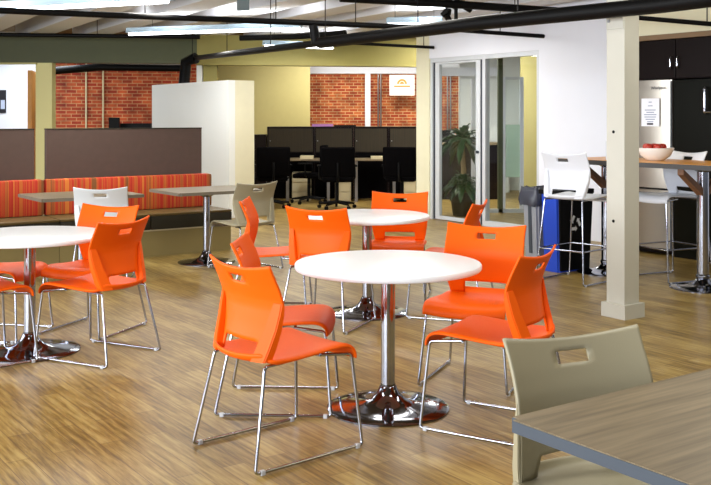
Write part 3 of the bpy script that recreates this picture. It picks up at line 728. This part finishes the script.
# ---------------------------------------------------------------- bins
def bin_(name, label, x, y, wa, wb, h, m, rz=ANG):
    t = thing(name, label, 'bin', (x, y, 0), rz)
    k = 0.88; mx, my = wa/2, wb/2
    lo = [(mx-mx*k, my-my*k, 0.0), (mx+mx*k, my-my*k, 0), (mx+mx*k, my+my*k, 0), (mx-mx*k, my+my*k, 0)]
    hi = [(0, 0, h), (wa, 0, h), (wa, wb, h), (0, wb, h)]
    bm = hexa(BM(), lo, hi); bmesh.ops.bevel(bm, geom=[e for e in bm.edges if abs(e.verts[0].co.z-e.verts[1].co.z) > 0.3], offset=0.02, segments=3, affect='EDGES')
    obj('body', bm, m, t, True, 50); return t
c0 = px(559, 273.5)
t = bin_('recycling_bin', 'blue and black recycling bin with white recycling symbol behind the bar stool', c0.x-0.01, c0.y, 0.48, 0.23, 0.74, 'blue')
lo = [(0.045, 0.003, 0.015), (0.442, 0.003, 0.015), (0.442, 0.02, 0.015), (0.045, 0.02, 0.015)]
hi = [(0.012, -0.009, 0.74), (0.478, -0.009, 0.74), (0.478, 0.008, 0.74), (0.012, 0.008, 0.74)]
obj('front_panel', hexa(BM(), lo, hi), 'blackp', t)
obj('lid_rim', box(BM(), -0.012, 0.492, -0.014, 0.242, 0.74, 0.785, 0.008), 'blackp', t)
bm = BM()   # three chasing arrows
ctr = Vector((0.225, 0, 0.46)); rr = 0.098
for k in range(3):
    a0 = math.pi/2+k*2*math.pi/3; pts = []
    tri = [Vector((ctr.x+rr*math.cos(a0+j*2*math.pi/3), 0, ctr.z+rr*math.sin(a0+j*2*math.pi/3))) for j in range(2)]
    a, b = tri; e = (b-a).normalized(); nrm = Vector((-e.z, 0, e.x))
    p0 = a+e*0.028; p1 = a+e*0.088; w = 0.015
    yf = lambda z: -0.0135+0.012*(1-z/0.74)
    def V(p): return bm.verts.new((p.x, yf(p.z)-0.002, p.z))
    bm.faces.new([V(p0-nrm*w), V(p1-nrm*w), V(p1+nrm*w), V(p0+nrm*w)])
    bm.faces.new([V(p1-nrm*w*2), V(p1+e*0.026), V(p1+nrm*w*2)])
obj('recycling_symbol', bm, 'recyc', t)
c1 = px(541.5, 267)
t = bin_('waste_bin', 'slim light grey bin with black liner bag left of the recycling bin', c1.x-0.035, c1.y+0.03, 0.48, 0.22, 0.74, 'gbin')
bm = box(BM(), 0.06, 0.42, 0, 0.001, 0, 0.001); bm.free()
obj('grip_channel', hexa(BM(), [(0.016, 0.09, 0.12), (0.016, 0.13, 0.12), (0.04, 0.13, 0.12), (0.04, 0.09, 0.12)], [(-0.002, 0.09, 0.62), (-0.002, 0.13, 0.62), (0.03, 0.13, 0.62), (0.03, 0.09, 0.62)]), 'edge', t)
bm = BM(); rnd = random.Random(9); rings = []; n = 40
for z, off in ((0.60, 0.024), (0.65, 0.036), (0.70, 0.032), (0.745, 0.028), (0.775, 0.018), (0.78, 0.0), (0.72, -0.02)):
    ring = []
    for k in range(n):
        a = 2*math.pi*k/n; ca, sa = math.cos(a), math.sin(a)
        sx = 0.24*(abs(ca)**0.35)*(1 if ca > 0 else -1); sy = 0.11*(abs(sa)**0.35)*(1 if sa > 0 else -1)
        o_ = off+rnd.uniform(-0.008, 0.008)
        ring.append(bm.verts.new((0.24+sx+o_*(1 if sx > 0 else -1), 0.11+sy+o_*(1 if sy > 0 else -1), z+rnd.uniform(-0.014, 0.014))))
    rings.append(ring)
for a, b in zip(rings, rings[1:]):
    for k in range(n): bm.faces.new((a[k], a[(k+1) % n], b[(k+1) % n], b[k]))
obj('liner_bag', bm, 'bag', t, True, 70)

# ---------------------------------------------------------------- ceiling
jr = R(30)
bm = BM(); box(bm, -16, 14, -3, 34, 3.15, 3.25); struct('ceiling', bm, 'deck')
jd = Vector((-math.sin(jr), math.cos(jr), 0)); jn = Vector((math.cos(jr), math.sin(jr), 0))
k = 0
for i in range(-13, 13):
    c = Vector((0, 12, 0))+jn*(i*0.86+0.1)
    s1 = (17.0-c.y)/jd.y; s0 = (9.6-c.y)/jd.y
    m0 = c+jd*s0; m1 = c+jd*s1
    if max(m0.x, m1.x) < -8 or min(m0.x, m1.x) > 6: continue
    k += 1
    o = struct('ceiling_joist', box(BM(), s0, s1, -0.20, 0.20, 2.86, 3.15), 'joist', c, math.atan2(jd.y, jd.x)); o.name = 'trim_%d' % (20+k)
def pipe(name, label, pts, r, m='black', cat='pipe', group='black ceiling pipes', couple=()):
    P = [Vector(p) for p in pts]; t = thing(name, label, cat, P[0], 0, group)
    Q = [p-P[0] for p in P]
    obj('run', tube(BM(), Q, r, 14), m, t, True, 60)
    for f in couple:
        a = Q[0].lerp(Q[-1], f); dn = (Q[-1]-Q[0]).normalized()
        obj('coupling', tube(BM(), [a-dn*0.05, a-dn*0.05, a+dn*0.05], [r*1.5, r*1.5, r*1.5], 14), m, t, True, 60)
        if f > 0: obj('hanger', tube(BM(), [a+Vector((0, 0, r)), a+Vector((0, 0, 3.14-(a.z+P[0].z)))], 0.006, 6), m, t)
    return t
pipe('ceiling_pipe', 'black pipe crossing the top left under the nearest joists', [pd(-60, 8, 8.73), pd(120, 15.5, 9.37), pd(300, 22.5, 10.07), pd(430, 28, 10.7)], 0.030, couple=(0.37, 0.64, 0.82, 0.97))
pipe('ceiling_pipe', 'black pipe running just above the olive beam at left', [pd(-60, 34, 15.2), pd(200, 37, 15.5)], 0.032, couple=(0.6,))
pipe('ceiling_pipe', 'thickest black pipe running diagonally from top right to centre', [pd(760, -8, 5.98), pd(660, 5, 6.68), pd(560, 15, 7.33), pd(480, 23, 7.95), pd(400, 33, 8.9), pd(320, 43, 10.1)], 0.058, couple=(0.12, 0.42, 0.98))
pipe('ceiling_pipe', 'thinner black pipe continuing the thick one to the left above the partition', [pd(320, 43, 10.1), pd(240, 52.5, 11.6), pd(196, 58, 15.6)], 0.038, couple=(0.3, 0.66))
pipe('ceiling_pipe', 'short capped black pipe ending above the glass wall', [pd(455, 30, 12.0), pd(554, 37, 12.3)], 0.026, couple=(0.45,))
pipe('ceiling_pipe', 'black pipe ending at the white wall end, left of the glass wall', [pd(330, 42, 13.8), pd(434, 47.5, 14.0)], 0.022, couple=(0.9,))
pipe('ceiling_pipe', 'black pipe from the pillar to the top right edge before the soffit', [pd(560, 11, 9.9), pd(745, 27, 9.6)], 0.024, couple=(0.80,))
pipe('ceiling_pipe', 'short black upright pipe linking two pipes above the back room', [pd(313, 23.5, 10.15), pd(316, 43.5, 10.18)], 0.048)
pipe('ceiling_pipe', 'black pipe crossing the top centre above the thick pipe', [pd(340, -2, 10.6), pd(450, 4, 10.9), pd(570, 12, 11.2)], 0.045, couple=(0.2, 0.5, 0.75))
pipe('ceiling_pipe', 'black pipe stub dropping behind the partition top at left', [pd(196, 58, 15.6), pd(186, 62, 15.7), pd(184, 84, 15.75)], 0.09, couple=(0.3,))
pipe('ceiling_pipe', 'black pipes bundle under the beam before the left brick wall', [pd(52, 71, 17.5), pd(100, 67, 17.6), pd(190, 68, 17.8)], 0.07, couple=(0.2, 0.6))
pipe('ceiling_pipe', 'slim black pipe above the long fixture at top centre', [pd(240, 38, 15.2), pd(300, 36.5, 15.0), pd(345, 33, 14.4)], 0.045, couple=(0.4,))
bm = BM()
t = thing('sprinkler_cluster', 'dark cluster of pipe fittings hanging at the top centre right', 'fitting', pd(456, 12, 11.0))
for k in range(12):
    rnd = random.Random(k+20); a = Vector((rnd.uniform(-0.12, 0.12), rnd.uniform(-0.1, 0.1), rnd.uniform(-0.16, 0.14)))
    obj('fitting', tube(BM(), [a, a+Vector((rnd.uniform(-0.1, 0.1), 0.03, rnd.uniform(-0.09, 0.09)))], 0.035, 10), 'black', t, True)
obj('stem', tube(BM(), [(0, 0, -0.2), (0, 0, 0.475)], 0.022, 10), 'black', t, True)
t = pd(243, 4, 11.2)
o = tag(obj('hanging_marker_sign', box(BM(), -0.07, 0.07, 0, 0.03, -0.07, 0.1), 'signg'), 'small grey-blue hanging sign at the top edge left of centre', 'sign'); o.location = t
obj('cord', tube(BM(), [(0, 0.015, 0.1), (0, 0.015, 3.14-t.z)], 0.004, 6), 'black', o)
# fluorescent fixtures
def fixture(label, p, q, w=0.11, light=None):
    p, q = Vector(p), Vector(q); z = (p.z+q.z)/2; d = q-p; d.z = 0; L = d.length; mid = (p+q)/2; ang = math.atan2(d.y, d.x)
    t = thing('strip_light', label, 'ceiling light', (mid.x, mid.y, z), ang, 'hanging fluorescent strip lights')
    bm = BM(); hexa(bm, [(-L/2, -w/2, 0.0), (L/2, -w/2, 0.0), (L/2, w/2, 0.0), (-L/2, w/2, 0.0)], [(-L/2, -w/4, 0.07), (L/2, -w/4, 0.07), (L/2, w/4, 0.07), (-L/2, w/4, 0.07)])
    obj('housing', bm, 'hous', t)
    obj('tube', tube(BM(), [(-L/2+0.02, 0, -0.018), (L/2-0.02, 0, -0.018)], 0.019, 12), 'tube', t, True)
    for sx in (-1, 1): obj('suspension_wire', tube(BM(), [(sx*L*0.35, 0, 0.07), (sx*L*0.35, 0, 3.14-z)], 0.003, 6), 'black', t)
    if light:
        la = D.lights.new('strip_lamp', 'AREA'); la.shape = 'RECTANGLE'; la.size = L; la.size_y = w; la.energy = light; la.color = (1.0, 0.96, 0.9)
        lo_ = D.objects.new('strip_lamp', la); COL.objects.link(lo_); lo_.parent = t; lo_.location = (0, 0, -0.045)
        lb = D.lights.new('strip_uplight', 'AREA'); lb.shape = 'RECTANGLE'; lb.size = L; lb.size_y = w; lb.energy = light*0.45; lb.color = (0.93, 0.96, 1.0)
        lu = D.objects.new('strip_uplight', lb); COL.objects.link(lu); lu.parent = t; lu.location = (0, 0, 0.09); lu.rotation_euler = (math.pi, 0, 0)
    return t
fixture('long hanging strip light cut by the top left picture corner', (-5.0, 10.76, 2.62), (-1.80, 9.42, 2.62), 0.19, 80)
fixture('long hanging strip light above the white partition', (-3.14, 13.4, 2.64), (-0.70, 12.55, 2.64), 0.13, 45)
fixture('short bright strip light above the thick pipe at top centre', (0.40, 12.4, 2.68), (1.1, 12.3, 2.68), 0.13, 25)
fixture('strip light glimpsed through the pipes above the back room header', (-0.35, 15.8, 2.62), (-1.45, 15.3, 2.62), 0.13, 40)

# ---------------------------------------------------------------- lights
def area(name, loc, rot, sx, sy, e, col=(1, 1, 1)):
    la = D.lights.new(name, 'AREA'); la.shape = 'RECTANGLE'; la.size = sx; la.size_y = sy; la.energy = e; la.color = col
    o = D.objects.new(name, la); COL.objects.link(o); o.location = loc; o.rotation_euler = rot; return o
# daylight through the window wall behind and left of the camera
area('window_daylight', (-6.5, -2.5, 1.9), (R(84), 0, ANG-math.pi/2), 9, 2.6, 1150, (0.88, 0.93, 1))
area('window_daylight', (-7.5, 5.5, 1.8), (R(80), 0, R(-95)), 6, 2.2, 300, (0.92, 0.96, 1))
# overhead room lamps
for x, y in ((-2.5, 3.5), (1.5, 3.2), (-0.5, 6.2), (3.0, 6.0), (0.8, 9.5)):
    area('offframe_lamp', (x, y, 3.05), (0, 0, 0), 1.6, 0.5, 38, (1, 0.98, 0.90))
area('offframe_lamp', (4.5, 4.0, 2.6), (R(60), 0, R(60)), 1.5, 0.8, 20, (1, 0.85, 0.5))  # added warm lamp, unseen at right, tints the pillar's right face
# back rooms
area('office_lamp', (-6.0, 17.6, 2.9), (0, 0, 0), 1.6, 1.0, 90, (0.85, 0.93, 1))
area('office_lamp', (-3.6, 18.0, 2.9), (R(25), 0, 0), 2.4, 0.4, 22, (1, 0.9, 0.75))
area('office_lamp', (0.6, 21.4, 2.9), (R(22), 0, 0), 4.0, 0.5, 105, (1, 0.97, 0.9))
area('office_lamp', (-2.2, 20.5, 2.9), (R(15), 0, 0), 2.0, 0.5, 14, (1, 0.93, 0.7))
area('office_lamp', (2.0, 16.4, 2.9), (0, 0, 0), 1.6, 1.2, 240, (1, 0.97, 0.9))

w = D.worlds.new('World'); bpy.context.scene.world = w; w.use_nodes = True
bg = w.node_tree.nodes['Background']; bg.inputs['Color'].default_value = (0.82, 0.88, 1.0, 1); bg.inputs['Strength'].default_value = 0.22

# ---------------------------------------------------------------- camera
cam = D.cameras.new('camera'); co = D.objects.new('camera', cam); COL.objects.link(co)
co.location = (0, 0, HC); co.rotation_euler = (R(90), 0, 0)
cam.sensor_width = 36; cam.lens = F/711*36; cam.shift_y = -(242.5-HY)/711; cam.clip_end = 100
sc = bpy.context.scene; sc.camera = co
vs = sc.view_settings; vs.view_transform = 'Standard'; vs.look = 'None'; vs.exposure = 0.25; vs.gamma = 1
vs.use_curve_mapping = False
